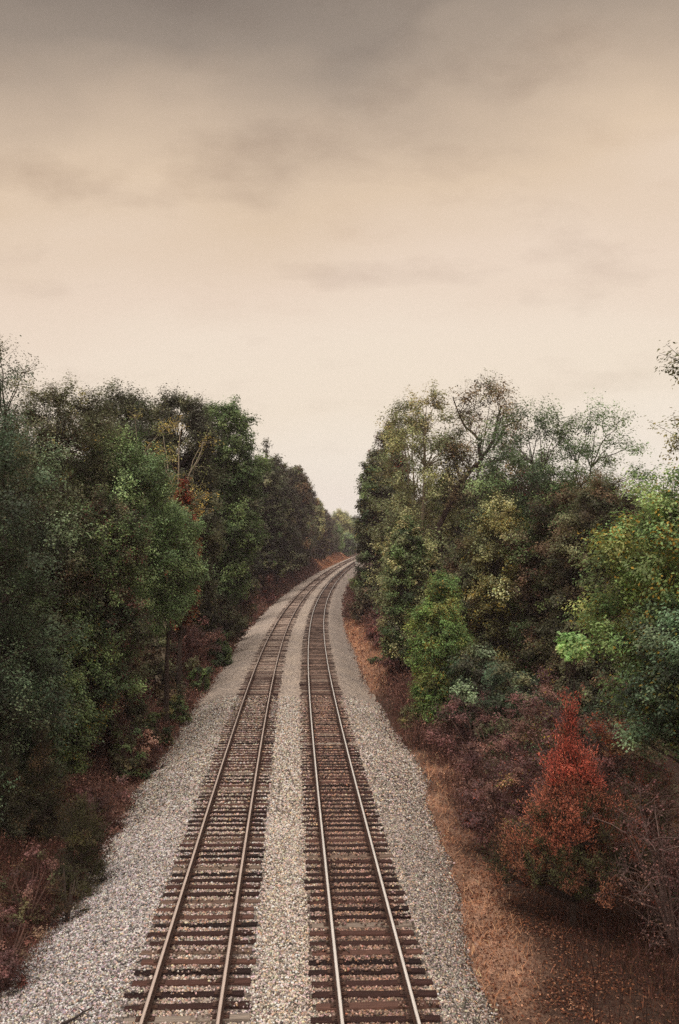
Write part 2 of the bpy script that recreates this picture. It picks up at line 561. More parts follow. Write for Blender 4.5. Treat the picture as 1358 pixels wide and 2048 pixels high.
def stones(n, dmin, dmax, size, power):
    u = rs.rand(n)
    y = dmin + (dmax - dmin) * u ** power
    lo, hi = -GAP - left_edge(y) - 0.12 * rs.randn(n), right_edge(y) + 0.12 * rs.randn(n)
    off_ = lo + (hi - lo) * rs.rand(n)
    # keep most stones off the sleepers and all of them off the rails
    ph = (y / TIE_STEP) % 1.0
    on_tie = (np.abs(ph - 0.5) < 0.26) & ((np.abs(off_) < 1.33) | (np.abs(off_ + GAP) < 1.33))
    rail = np.zeros(n, bool)
    for c0 in (0, -GAP):
        for s_ in (-1, 1):
            rail |= np.abs(off_ - c0 - s_ * 0.7525) < 0.12
    cover = vnoise(np.floor(y / TIE_STEP) * 7.3, off_ * 1.2, 77)
    keep = ~rail & (~on_tie | ((rs.rand(n) < 0.10) & (cover > 0.6)))
    y, off_, on_tie = y[keep], off_[keep], on_tie[keep]
    n = len(y)
    x = off_ + track_x(y)
    z = ballast_z(x, y) + np.where(on_tie, 0.085, 0.0)
    s = size * (0.55 + 0.75 * rs.rand(n)) * (1 + 0.008 * np.maximum(y - 30, 0))
    z = z + s * 0.18
    cube = np.array([(-1, -1, -1), (1, -1, -1), (1, 1, -1), (-1, 1, -1), (-1, -1, 1), (1, -1, 1), (1, 1, 1), (-1, 1, 1)], float)
    v = cube[None] * (0.55 + 0.55 * rs.rand(n, 8, 3)) * np.array([1, 1, 0.75]) * (0.7 + 0.6 * rs.rand(n, 1, 3))
    q = rs.randn(n, 4); q /= np.linalg.norm(q, axis=1, keepdims=True)
    w_, a_, b_, c_ = q.T
    R = np.stack([1 - 2 * (b_ * b_ + c_ * c_), 2 * (a_ * b_ - c_ * w_), 2 * (a_ * c_ + b_ * w_), 2 * (a_ * b_ + c_ * w_), 1 - 2 * (a_ * a_ + c_ * c_), 2 * (b_ * c_ - a_ * w_),
                  2 * (a_ * c_ - b_ * w_), 2 * (b_ * c_ + a_ * w_), 1 - 2 * (a_ * a_ + b_ * b_)], -1).reshape(n, 3, 3)
    v = np.einsum('nij,nkj->nki', R, v) * (s * 0.5)[:, None, None] + np.stack([x, y, z], -1)[:, None, :]
    cf = np.array([(0, 3, 2, 1), (4, 5, 6, 7), (0, 1, 5, 4), (1, 2, 6, 5), (2, 3, 7, 6), (3, 0, 4, 7)])
    f = (np.arange(n)[:, None, None] * 8 + cf[None]).reshape(-1, 4)
    tone = np.exp(rs.randn(n) * 0.42)
    darkm = rs.rand(n) < 0.30
    tone = np.where(darkm, tone * 0.28, tone * 1.1)
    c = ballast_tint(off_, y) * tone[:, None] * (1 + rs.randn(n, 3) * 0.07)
    warmm = (rs.rand(n) < 0.12)
    c = np.where(warmm[:, None], c * np.array([1.15, 0.92, 0.72]), c)
    c = np.clip(c, 0.02, 0.8)
    return v.reshape(-1, 3), f, np.repeat(c, 8, 0)


sm = MB()
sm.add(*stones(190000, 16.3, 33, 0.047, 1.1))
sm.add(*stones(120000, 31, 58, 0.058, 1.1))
tag(sm.build('ballast_gravel', M_STONE), 'loose crushed grey stone gravel packed between and beside the railway tracks', 'gravel', kind='stuff')

# ------------------------------------------------------------------ the two tracks
def frame_at(d, c0):
    """point and heading of a track's centre (c0 = lateral offset) at distance d"""
    x = float(track_x(d)) + c0
    s_ = (float(track_x(d + 0.5)) - float(track_x(d - 0.5)))
    return x, -math.atan(s_)


def tie_mesh(k):
    r = random.Random(100 + k)
    m = MB()
    w_, l_ = 0.115 * r.uniform(0.92, 1.08), 1.30 * r.uniform(0.97, 1.03)
    nseg = 9
    vs, fs, cs = [], [], []
    prof = [(-1, -0.17), (-1, -0.012), (-0.88, 0.0), (0.88, 0.0), (1, -0.012), (1, -0.17)]
    for i_ in range(nseg + 1):
        t_ = -l_ + 2 * l_ * i_ / nseg
        for (a_, z_) in prof:
            vs.append((t_ + r.uniform(-0.012, 0.012) * (i_ in (0, nseg)), a_ * w_ + r.uniform(-0.006, 0.006), z_ + r.uniform(-0.006, 0.004)))
            cs.append((1, 1, 1))
    P_ = len(prof)
    for i_ in range(nseg):
        for j_ in range(P_ - 1):
            a_ = i_ * P_ + j_
            fs.append((a_, a_ + 1, a_ + 1 + P_, a_ + P_))
    m.add(vs, fs, np.array(cs, float))
    m.add([vs[j_] for j_ in range(P_)], [tuple(range(P_))[::-1]])
    m.add([vs[nseg * P_ + j_] for j_ in range(P_)], [tuple(range(P_))])
    return m.mesh('tie', M_TIE)


TIES = [tie_mesh(k) for k in range(6)]
pm = MB()
pm.box(-0.19, 0.19, -0.088, 0.088, -0.004, 0.022)
for sx in (-0.105, 0.105):
    for sy in (-0.05, 0.05):
        pm.box(sx - 0.02, sx + 0.02, sy - 0.018, sy + 0.018, 0.0225, 0.045)
PLATE = pm.mesh('tie_plate', M_RUST)

RAIL_PROF = [(-0.070, 0.024), (0.070, 0.024), (0.070, 0.034), (0.012, 0.052), (0.010, 0.142), (0.036, 0.152), (0.037, 0.184), (0.030, 0.190), (-0.030, 0.190), (-0.037, 0.184), (-0.036, 0.152), (-0.010, 0.142), (-0.012, 0.052), (-0.070, 0.034)]


def track(name, c0, label, head_mat, seed):
    r = random.Random(seed)
    root = empty(name, (float(track_x(16)) + c0, 16, 0), label, 'railway track', 'railway tracks')
    ox, oy = root.location.x, root.location.y
    ds = np.concatenate([np.arange(4, 200, 1.5), np.arange(200, 540, 4)])
    for s_ in (-1, 1):
        hx = np.gradient(track_x(ds), ds)
        nx, ny = 1 / np.sqrt(1 + hx * hx), -hx / np.sqrt(1 + hx * hx)
        cx_ = track_x(ds) + c0 + nx * s_ * 0.7525; cy_ = ds + ny * s_ * 0.7525
        n = len(ds); P_ = len(RAIL_PROF)
        v = np.zeros((n, P_, 3))
        for k, (u_, z_) in enumerate(RAIL_PROF):
            v[:, k, 0] = cx_ + nx * u_ - ox; v[:, k, 1] = cy_ + ny * u_ - oy; v[:, k, 2] = z_ + rise(ds)
        i, j = np.meshgrid(np.arange(n - 1), np.arange(P_), indexing='ij')
        a_ = i * P_ + j; b_ = i * P_ + (j + 1) % P_
        m = MB(); m.add(v.reshape(-1, 3), np.stack([a_, b_, b_ + P_, a_ + P_], -1).reshape(-1, 4))
        rail = m.build('rail', M_RUST, root)
        hv = np.zeros((n, 4, 3))
        for k, (u_, z_) in enumerate(((-0.0385, 0.176), (-0.029, 0.1935), (0.029, 0.1935), (0.0385, 0.176))):
            hv[:, k, 0] = cx_ + nx * u_ - ox; hv[:, k, 1] = cy_ + ny * u_ - oy; hv[:, k, 2] = z_ + rise(ds)
        i, j = np.meshgrid(np.arange(n - 1), np.arange(3), indexing='ij')
        a_ = i * 4 + j
        m = MB(); m.add(hv.reshape(-1, 3), np.stack([a_, a_ + 1, a_ + 5, a_ + 4], -1).reshape(-1, 4))
        m.build('running_surface', head_mat, rail)
    far = MB()
    fr = np.random.RandomState(seed)
    for k in range(NT0, int(535 / TIE_STEP)):
        d = (k + 0.5) * TIE_STEP + r.uniform(-0.035, 0.035)
        x, rot = frame_at(d, c0)
        jit = r.uniform(-0.09, 0.09); z = float(rise(d)) + r.uniform(-0.025, 0.004) - 0.028 * float(sstep(d, 42, 64)) * (k < NT0 + 100)
        if k < NT0 + 100:
            o = bpy.data.objects.new('tie', TIES[r.randrange(6)])
            C.objects.link(o); o.parent = root
            o.location = (x + jit - ox, d - oy, z); o.rotation_euler = (0, r.uniform(-0.006, 0.006), rot + r.uniform(-0.02, 0.02))
            for s_ in (-1, 1):
                p = bpy.data.objects.new('tie_plate', PLATE)
                C.objects.link(p); p.parent = o
                p.location = (s_ * 0.7525 - jit, 0, 0.002)
        else:
            ca, sa = math.cos(rot), math.sin(rot)
            v = np.array([(lx, ly, lz) for lz in (-0.15, 0.0) for ly in (-0.113, 0.113) for lx in (-1.3 + jit, 1.3 + jit)])
            v = np.c_[v[:, 0] * ca - v[:, 1] * sa + x - ox, v[:, 0] * sa + v[:, 1] * ca + d - oy, v[:, 2] + z]
            v[:, 2] += -.047 + r.uniform(-.006, .012)
            far.add(v, [(4, 5, 7, 6), (0, 1, 5, 4), (2, 6, 7, 3), (0, 4, 6, 2), (1, 3, 7, 5)], np.ones(3) * float(np.exp(fr.randn() * 0.22)) * (1.7 if c0 < 0 else 0.72) * (5.0 if abs(d - 72.6) < .26 else 1.0))
    o = far.build('far_ties', M_TIE_FAR, root)
    o['kind'] = 'stuff'
    return root


track('railway_track', -GAP, 'railway track with dull brownish rail tops, bedded in pale gravel, left of the two tracks', M_HEAD_DULL, 5)
track('railway_track', 0.0, 'railway track with bright polished rails and dark stained ties, right of the two tracks', M_HEAD_BRIGHT, 6)
# ---- PART2 ----

# ------------------------------------------------------------------ plants
OAK = [lin(64, 66, 48), lin(76, 78, 54), lin(57, 58, 45), lin(86, 86, 60)]
VINE = [lin(64, 84, 62), lin(80, 98, 72), lin(57, 68, 52), lin(102, 118, 88)]
MID = [lin(80, 98, 58), lin(96, 112, 66), lin(64, 82, 51)]
LIGHT = [lin(98, 122, 76), lin(112, 132, 84), lin(84, 106, 68)]
PALE = [lin(124, 128, 88), lin(138, 138, 94), lin(106, 114, 78), lin(152, 142, 96)]
OLIVE = [lin(96, 92, 54), lin(112, 106, 62), lin(80, 80, 50)]
YELLOW = [lin(140, 124, 58), lin(124, 118, 60), lin(158, 132, 56), lin(98, 104, 58)]
BROWNG = [lin(84, 70, 50), lin(74, 64, 46), lin(70, 72, 48), lin(92, 72, 52)]
REDDISH = [lin(110, 62, 54), lin(96, 58, 50), lin(80, 62, 48)]
BRIGHT = [lin(98, 126, 64), lin(110, 136, 68), lin(82, 108, 56), lin(124, 132, 66)]
PURPLE = [lin(100, 66, 64), lin(86, 58, 58), lin(110, 77, 68), lin(76, 54, 52)]
RUSTY = [lin(168, 82, 52), lin(150, 70, 46), lin(128, 66, 44)]
CEDAR = [lin(74, 72, 46), lin(84, 76, 48), lin(62, 64, 42), lin(94, 74, 50)]
BARK = lin(78, 66, 60)[:3]; BARK_DARK = lin(62, 52, 46)[:3]; BARK_PALE = lin(168, 156, 138)[:3]


def leaf_quads(mb, P, Nn, T, size, width, cols):
    """one folded diamond leaf per row of P: position, facing, direction"""
    n = len(P)
    Nn = Nn / (np.linalg.norm(Nn, axis=1, keepdims=True) + 1e-9)
    T = T - Nn * np.sum(T * Nn, 1, keepdims=True)
    T = T / (np.linalg.norm(T, axis=1, keepdims=True) + 1e-9)
    Bn = np.cross(Nn, T)
    s = size[:, None]
    v = np.empty((n, 4, 3))
    v[:, 0] = P - T * s * 0.5
    v[:, 1] = P + Bn * s * width * 0.5 + Nn * s * 0.08
    v[:, 2] = P + T * s * 0.5 - Nn * s * 0.05
    v[:, 3] = P - Bn * s * width * 0.5 + Nn * s * 0.08
    f = np.arange(n * 4).reshape(n, 4)
    mb.add(v.reshape(-1, 3), f, np.repeat(cols, 4, 0))


PROFILE = {
    'round': lambda t: np.sqrt(np.clip(1 - (2 * t - 1) ** 2, 0, 1)) ** 0.8,
    'dome': lambda t: np.sqrt(np.clip(1 - np.clip((t - 0.35) / 0.65, 0, 1) ** 2.2, 0, 1)) * (0.72 + 0.28 * np.clip(t / 0.3, 0, 1)),
    'wall': lambda t: np.clip(1.0 - np.clip((t - 0.62) / 0.38, 0, 1) ** 2.0, 0, 1) ** 0.5,
    'cone': lambda t: np.clip(1.02 - t, 0, 1) ** 1.05 * (0.6 + 0.4 * np.clip(t / 0.12, 0, 1)),
    'spire': lambda t: np.clip(1.02 - t, 0, 1) ** 1.3 * (0.6 + 0.4 * np.clip(t / 0.12, 0, 1)),
    'bulb': lambda t: np.sqrt(np.clip(1 - np.clip((t - 0.62) / 0.40, 0, 1) ** 2.6, 0, 1)) * (0.75 + 0.25 * np.clip(t / 0.3, 0, 1)),
    'vase': lambda t: (0.35 + 0.65 * np.clip(t / 0.6, 0, 1)) * np.sqrt(np.clip(1 - np.clip((t - 0.6) / 0.4, 0, 1) ** 2, 0, 1)),
    'mound': lambda t: np.sqrt(np.clip(1 - t ** 2, 0, 1)),
    'column': lambda t: np.clip(np.sin(np.pi * np.clip(0.12 + 0.88 * t, 0, 1)), 0, 1) ** 0.5,
}


def grow(seed, H, R, base=0.12, shape='dome', nc=70, cr=0.9, ls=0.16, dens=1.0, pal=OAK, accent=None, acc=0.05, width=0.55, trunk_r=None,
         bark=BARK, lean=(0, 0), up=0.45, needle=False, hollow=0.45, twigs=10, flat=0.75, stems=1, limbs=None, squash=1.0, twig_r=0.010, fork=0.35, varc=0.28, colfn=None, ttop=0.80):
    """returns (trunk MB, crown MB) of one plant with its foot at the origin"""
    r = np.random.RandomState(seed)
    tm, lm = MB(), MB()
    trunk_r = trunk_r or 0.009 * H + 0.03
    prof = PROFILE[shape]
    zb = base * H
    # trunk(s)
    axes = []
    for k in range(stems):
        npt = 9
        tt = np.linspace(0, 1, npt)
        a_ = r.rand() * 6.28
        sp = (R * fork if stems > 1 else 0.0)
        bx_ = lean[0] * tt ** 1.3 + np.cos(a_) * sp * tt ** 1.2 + np.cumsum(r.randn(npt) * 0.02 * H * 0.25) * tt
        by_ = lean[1] * tt ** 1.3 + np.sin(a_) * sp * tt ** 1.2 + np.cumsum(r.randn(npt) * 0.02 * H * 0.25) * tt
        top = H * ((0.93 if needle else ttop) if k == 0 else r.uniform(0.86, 1.0) * ttop)
        pts = np.stack([bx_, by_, tt * top - 0.3 * (tt == 0)], -1)
        rad = trunk_r * (1 - tt) ** 0.8 * (1.0 if k == 0 else 0.75) + 0.015
        rad[0] *= 1.35
        tm.tube(pts, rad, 8, bark)
        axes.append(pts)
    for lb in (limbs or []):
        p = np.array([q[:3] for q in lb], float); rr = np.array([q[3] for q in lb])
        # resample with a little crookedness
        u = np.linspace(0, len(p) - 1, len(p) * 4)
        k0 = np.clip(u.astype(int), 0, len(p) - 2); fr = (u - k0)[:, None]
        fr = fr * fr * (3 - 2 * fr) * 0.5 + fr * 0.5
        pp = p[k0] * (1 - fr) + p[k0 + 1] * fr + r.randn(len(u), 3) * 0.05
        tm.tube(pp, np.interp(u, np.arange(len(rr)), rr), 7, bark)
        axes.append(pp)
    # clump centres filling the envelope
    ph = r.rand(6) * 6.28
    cen = []
    tries = 0
    dmin = cr * 0.62
    while len(cen) < nc and tries < nc * 60:
        tries += 1
        t_ = r.rand()
        pr = prof(np.array([t_]))[0]
        if r.rand() > pr + 0.08:
            continue
        an = r.rand() * 6.28
        lob = 1 + 0.16 * math.sin(2 * an + ph[0] + 2.5 * t_) + 0.13 * math.sin(3 * an + ph[1] - 4 * t_) + 0.10 * math.sin(5 * t_ * 3 + ph[2] + an)
        rho = math.sqrt(hollow ** 2 + (1 - hollow ** 2) * r.rand())
        rad = max(0.0, R * pr * lob - cr * 0.55) * rho
        z = zb + cr * 0.45 + t_ * (H - zb - cr * 0.8)
        k = r.randint(stems) if stems > 1 else 0
        axp = axes[k] if stems > 1 and r.rand() < 0.5 else axes[0]
        ci = np.array([np.interp(z, axp[:, 2], axp[:, 0]), np.interp(z, axp[:, 2], axp[:, 1])])
        c_ = np.array([ci[0] + rad * math.cos(an), ci[1] + squash * rad * math.sin(an), z])
        if cen and np.min(np.linalg.norm(np.array(cen) - c_, axis=1)) < dmin:
            dmin *= 0.997
            continue
        cen.append(c_)
    cen = np.array(cen)
    allax = np.concatenate(axes)
    pal_ = np.array([p[:3] for p in pal])
    for c_ in cen:
        # branch from the nearest lower point of a trunk or limb
        dd = np.linalg.norm((allax - c_) * np.array([1, 1, 0.6]), axis=1) + 3.0 * np.maximum(0, allax[:, 2] - c_[2] + 0.15 * H * 0.3)
        a_ = allax[np.argmin(dd)]
        ln = np.linalg.norm(c_ - a_)
        if ln > 0.25:
            mid = (a_ + c_) / 2 + np.array([0, 0, 0.10 * ln]) + r.randn(3) * 0.07 * ln
            u = np.linspace(0, 1, 6)[:, None]
            pts = (1 - u) ** 2 * a_ + 2 * u * (1 - u) * mid + u * u * c_ + np.r_[np.zeros((1, 3)), r.randn(4, 3) * 0.02 * ln, np.zeros((1, 3))]
            tm.tube(pts, np.linspace(min(trunk_r * 0.5, 0.014 + 0.011 * ln), 0.010, 6), 5, bark)
        rc = cr * r.uniform(0.7, 1.25)
        base_c = pal_[r.randint(len(pal_))] * np.exp(r.randn() * varc)
        if colfn is not None:
            base_c = np.array(colfn(c_[2] / H, r)[:3]) * np.exp(r.randn() * varc)
        nt_ = max(3, int(twigs * r.uniform(0.75, 1.25)))
        dirs = r.randn(nt_, 3); dirs /= np.linalg.norm(dirs, axis=1, keepdims=True)
        dirs[:, 2] = dirs[:, 2] * flat + up * r.rand(nt_)
        outw = c_ - np.array([np.interp(c_[2], axes[0][:, 2], axes[0][:, 0]), np.interp(c_[2], axes[0][:, 2], axes[0][:, 1]), c_[2] - 0.2 * R])
        outw /= np.linalg.norm(outw) + 1e-6
        dirs += outw * 0.35
        tips = c_ + dirs * rc
        for q in range(nt_):
            tm.tube(np.array([c_ - dirs[q] * 0.05, c_ + dirs[q] * rc * 0.5 + r.randn(3) * 0.05 * rc, tips[q]]), [twig_r, twig_r * 0.7, twig_r * 0.35], 3, bark)
        nl = max(4, int(dens * (1.4 if needle else 4.8) * nt_ * 1.43 * rc / ls))
        k = r.randint(nt_, size=nl)
        s_ = r.rand(nl) ** 0.7
        P = c_ + dirs[k] * rc * s_[:, None] * 1.05 + r.randn(nl, 3) * ((0.10 if needle else 0.13) * rc + 0.25 * ls)
        P[:, 2] -= 0.10 * rc * s_ ** 2 * (0 if needle else 1)
        keep = P[:, 2] > 0.02
        P, k = P[keep], k[keep]; n = len(P)
        if not n:
            continue
        rnd = r.randn(n, 3)
        if needle:
            T = dirs[k] + rnd * 0.45 + np.array([0, 0, 0.35]); Nn = r.randn(n, 3)
        else:
            Nn = (P - c_) / rc * 0.5 + np.array([0, 0, 0.65]) + rnd * 0.36
            T = dirs[k] + r.randn(n, 3) * 0.7 - np.array([0, 0, 0.3])
        lum = base_c @ np.array([.3, .6, .1])
        base_c = base_c * .86 + lum * .14 * np.array([1.04, 1.0, .94])
        colr = base_c[None] * (1.35 if needle else 1.85) * np.exp(r.randn(n, 1) * 0.15) * (1 + r.randn(n, 3) * 0.05)
        if accent is not None:
            ac = np.array([p[:3] for p in accent])
            m_ = r.rand(n) < acc * (3.0 if r.rand() < 0.25 else 0.5)
            colr[m_] = ac[r.randint(len(ac), size=m_.sum())] * np.exp(r.randn(m_.sum(), 1) * 0.2)
        leaf_quads(lm, P, Nn, T, ls * r.uniform(0.65, 1.3, n), width, np.clip(colr, 0.004, 0.8))
    return tm, lm


NPLANT = [0]


def plant(name, label, cat, x, y, H, parts=('trunk', 'crown'), group=None, z=None, rot=0.0, **kw):
    NPLANT[0] += 1
    kw.setdefault('seed', 1000 + NPLANT[0])
    gz = float(ground_z(x, y)) if z is None else z
    root = empty(name, (x, y, gz - 0.05), label, cat, group)
    root.rotation_euler.z = rot
    tm, lm = grow(H=H, **kw)
    tm.build(parts[0], M_BARK, root, smooth=True)
    lm.build(parts[1], M_NEEDLE if kw.get('needle') else M_LEAF, root)
    return root


def tree(name, label, px, d, top, R, group=None, extra=0.0, cat='tree', **kw):
    """a tree whose trunk stands at photograph column px, d metres away, and whose top reaches row top"""
    x = px_x(px, d)
    H = py_z(top, d) - float(ground_z(x, d)) + extra
    kw.setdefault('ls', float(np.clip(2.35 * d / 925, 0.10, 0.45)))
    cr = kw.setdefault('cr', float(np.clip(0.26 * R + 0.1, 0.3, 1.5)))
    if 'nc' not in kw:
        hh = H * (1 - kw.get('base', 0.12))
        kw['nc'] = int(np.clip(2.3 * (2 * math.pi * R * hh) / (math.pi * cr * cr) * 0.8, 16, 240))
    return plant(name, label, cat, x, d, H, group=group, R=R, **kw)


def dup(root, loc, rotz, sc=1.0, label=None):
    r_ = root.copy(); C.objects.link(r_)
    r_.location = loc; r_.rotation_euler = (0, 0, rotz); r_.scale = (sc, sc, sc)
    if label:
        r_['label'] = label
    for ch in root.children:
        c_ = ch.copy(); C.objects.link(c_); c_.parent = r_
    return r_


# ---- left of the tracks, near to far
EL = 'trees along the left edge of the line'
tree('vine_covered_tree', 'tall blue-green vine-draped tree at the left edge of the photo', -70, 32, 700, 3.5, EL, base=0.02, shape='wall', pal=VINE, accent=OAK, acc=.2, dens=1.15)
tree('vine_covered_tree', 'low blue-green leafy tree in front of the vine-draped tree, above the olive cedars', 45, 34, 1235, 1.7, EL, base=.12, shape='dome', pal=VINE, accent=OLIVE, acc=.1, dens=1.5)
tree('sparse_tree', 'thin wispy sprig-topped tree poking above the top left corner of the wood', 15, 38, 668, 1.5, EL, base=0.6, shape='vase', pal=OLIVE, dens=.45, nc=16, cr=.7)
tree('oak_tree', 'dark oak with a rounded knobbly top behind the vine-draped tree', 100, 44, 775, 3.4, EL, base=0.08, shape='bulb', pal=OAK, accent=BROWNG, acc=.1, dens=1.5)
tree('sparse_tree', 'thin yellowish see-through treetop between two dark round oaks', 172, 60, 782, 2.6, EL, base=0.4, shape='vase', pal=YELLOW, dens=.5, nc=34)
tree('oak_tree', 'dark grey-green oak whose domed top stands right of the yellowish treetop', 248, 63, 784, 3.4, EL, base=0.1, shape='bulb', pal=OAK, accent=MID, acc=.12, dens=1.5)
tree('oak_tree', 'dark oak with a broad domed top behind the pale bare-limbed tree', 342, 74, 790, 3.6, EL, base=0.1, shape='bulb', pal=OAK, accent=BROWNG, acc=.08, dens=1.5)
tree('bare_limbed_tree', 'half-bare tree with pale upright limbs and few yellow leaves', 322, 60, 822, 2.6, EL, base=0.45, shape='vase', pal=YELLOW, dens=.28, nc=46, bark=BARK_PALE, stems=4, fork=.55, twigs=8)
tree('leafy_tree', 'bright-topped green tree with an airy crown, tallest beside the slim conifer', 448, 86, 793, 3.1, EL, base=.2, shape='bulb', pal=MID, accent=LIGHT, acc=.3, dens=1.4)
tree('leafy_tree', 'large lighter green tree bulging in front of the dark oaks, skirts near the ground', 262, 46, 878, 3.0, EL, base=.34, shape='dome', pal=LIGHT, accent=MID, acc=.4, dens=1.1, nc=170)
tree('leafy_tree', 'lower light green tree whose rounded side overhangs the pinkish bare bush', 335, 51, 1000, 2.1, EL, base=.46, shape='dome', pal=LIGHT, accent=BROWNG, acc=.1)
tree('reddish_tree', 'dim green tree with dark red leaves mixed into its crown', 205, 42, 980, 2.1, EL, base=.2, shape='wall', pal=OAK + BROWNG[2:3] + MID, accent=REDDISH, acc=.22)
tree('leafy_tree', 'shadowy olive brown tree beneath the dark oak', 100, 40, 985, 2.3, EL, base=.1, shape='wall', pal=BROWNG + OAK, accent=MID, acc=.3)
tree('leafy_tree', 'dim green tree with low boughs above the dry verge, in front of the reddish tree', 160, 40, 1170, 1.65, EL, base=.2, shape='dome', pal=MID, accent=YELLOW, acc=.07)
tree('leafy_tree', 'small dim tree leaning over the verge with scattered yellow leaves', 120, 35, 1330, 1.2, EL, base=.2, shape='dome', pal=MID, accent=YELLOW, acc=.12)
tree('orange_tree', 'narrow tree wrapped in orange leaves below the pale bare limbs', 358, 56, 960, .85, EL, base=0.35, shape='column', pal=[lin(150, 88, 52), lin(126, 84, 52), lin(100, 84, 54)], accent=RUSTY, acc=.5, dens=.9)
tree('oak_tree', 'dark trunk-hugging tree behind the orange-leaved one', 368, 76, 900, 2.3, EL, base=.1, shape='wall', pal=OAK, accent=OLIVE, acc=.08, dens=1.5)
tree('slim_tree', 'slim pale green column-shaped tree among dark neighbours', 453, 92, 898, 1.35, EL, base=.2, shape='column', pal=LIGHT, dens=1.1)
tree('vine_covered_tree', 'dark wall-like vine-clad tree just right of the slim pale one', 470, 116, 925, 2.6, EL, base=.12, shape='wall', pal=OAK, accent=BROWNG, acc=.12, dens=1.5)
tree('conifer', 'slim pointed conifer spire rising over the left skyline', 527, 150, 860, 1.35, EL, base=0.1, shape='cone', pal=OAK, needle=True, width=.3, nc=120, cr=.6, dens=2.4)
tree('oak_tree', 'dark domed tree right behind the conifer spire', 528, 150, 910, 3.3, EL, base=.18, shape='wall', pal=OAK, accent=MID, acc=.15, dens=1.5)
tree('oak_tree', 'dark flat-topped tree with grey vines, next along from the conifer', 555, 178, 914, 3.8, EL, base=.12, shape='wall', pal=OAK, accent=BROWNG, acc=.1, dens=1.5)
tree('oak_tree', 'purplish dark tree near the end of the tall left wood', 584, 215, 930, 3.7, EL, base=.12, shape='wall', pal=OAK + BROWNG, accent=OLIVE, acc=.05, dens=1.5)
tree('oak_tree', 'last tall dark tree where the left wood drops to the gap', 600, 262, 950, 3.3, EL, base=.12, shape='wall', pal=OAK + BROWNG, accent=MID, acc=.06, dens=1.5)
tree('sparse_tree', 'small thin-topped tree just beyond the last tall dark tree', 634, 315, 996, 3.0, EL, base=0.3, shape='round', pal=PALE, dens=.6)
tree('leafy_tree', 'small dark round tree behind the thin-topped one', 650, 340, 1020, 3.2, EL, base=0.1, shape='dome', pal=OAK, accent=REDDISH, acc=.15)
tree('leafy_tree', 'small autumn-tinted tree above the orange bank', 640, 320, 1045, 2.6, EL, base=0.05, shape='dome', pal=OLIVE, accent=REDDISH, acc=.3)
FAR = 'trees closing the far gap'
tree('leafy_tree', 'broad yellow-green tree closing the gap at the far bend', 684, 455, 1020, 7.0, FAR, base=0.08, shape='dome', pal=[lin(150, 156, 104), lin(132, 142, 98), lin(160, 156, 100)], accent=OLIVE, acc=.15)
tree('leafy_tree', 'dull green tree in front of the yellow-green one at the far bend', 668, 410, 1048, 4.2, FAR, base=0.04, shape='wall', pal=LIGHT + BRIGHT)
tree('leafy_tree', 'dark blue-green tree at the far bend, half hidden by the near wood', 702, 480, 1036, 4.6, FAR, base=0.04, shape='wall', pal=VINE + LIGHT)
tree('leafy_tree', 'low green tree beside the track where it vanishes', 694, 440, 1066, 4.5, FAR, base=0.02, shape='wall', pal=LIGHT + VINE)

# ---- right of the tracks
ER = 'trees along the right edge of the line'
tree('oak_tree', 'dark narrow tree edging the gap, first of the right wood', 746, 118, 905, 2.6, ER, base=0.05, shape='wall', pal=OAK + MID, accent=YELLOW, acc=.06, dens=1.5)
tree('leafy_tree', 'rusty-topped tree peeping out behind the pale sycamore', 778, 128, 838, 3.2, ER, base=0.1, shape='dome', pal=BROWNG + MID, accent=RUSTY, acc=.2)
sd = 70.0
k = sd / F
tree('sycamore_tree', 'tall pale grey-green sycamore with a see-through crown', 835, 73, 765, 3.6, ER, base=0.10, shape='dome', pal=PALE, accent=BROWNG, acc=.12, dens=.95, nc=150, bark=BARK_PALE, stems=3, fork=.5, twigs=9, ttop=.92)
X = lambda px: (px - 905) * k
Z = lambda py: py_z(py, sd) - float(ground_z(px_x(905, sd), sd))
tree('leaning_tree', 'half-bare tree with dark forking limbs leaning away from the track', 905, 70, 748, 3.6, ER, base=0.52, shape='dome', pal=[lin(110, 104, 74), lin(96, 100, 70), lin(124, 104, 76)], accent=BROWNG, acc=.3, dens=.36, nc=95, lean=(2.7, 0), ttop=.9, bark=lin(70, 56, 52)[:3], trunk_r=.12,
     limbs=[[(X(875), 0, 0, .24), (X(880), 0, Z(1050), .21), (X(915), 0, Z(970), .19), (X(958), -.3, Z(925), .16)],
            [(X(958), -.3, Z(925), .15), (X(962), -.2, Z(880), .12), (X(930), 0, Z(850), .08), (X(905), .2, Z(790), .03)],
            [(X(958), -.3, Z(925), .15), (X(985), -.2, Z(885), .12), (X(995), 0, Z(830), .08), (X(1012), .3, Z(800), .03)],
            [(X(985), -.2, Z(900), .10), (X(1015), .1, Z(850), .07), (X(1050), .2, Z(830), .02)],
            [(X(940), -.2, Z(940), .10), (X(1000), -.6, Z(920), .07), (X(1040), -.8, Z(905), .02)]])
tree('leafy_tree', 'grey-green tree with pale speckled leaves under the leaning dark limbs', 985, 58, 985, 2.6, ER, base=0.10, shape='dome', pal=PALE + OLIVE, accent=YELLOW, acc=.2, dens=.9)
tree('leafy_tree', 'pale leafy tree low against the track bank, beneath the sycamore', 812, 66, 1030, 1.8, ER, base=0.12, shape='dome', pal=PALE + MID, accent=LIGHT, acc=.2)
tree('leafy_tree', 'brown-green tree with a rusty tinge between the leaning tree and the open-crowned tree', 1050, 74, 925, 3.2, ER, base=0.05, shape='dome', pal=BROWNG + OAK, accent=RUSTY, acc=.12)
tree('open_crowned_tree', 'airy green tree with spreading branches and sky showing through', 1130, 60, 812, 4.3, ER, base=0.42, shape='round', pal=MID + LIGHT, accent=VINE, acc=.3, dens=.9, nc=110, stems=4, fork=.5, twigs=9, ttop=.93)
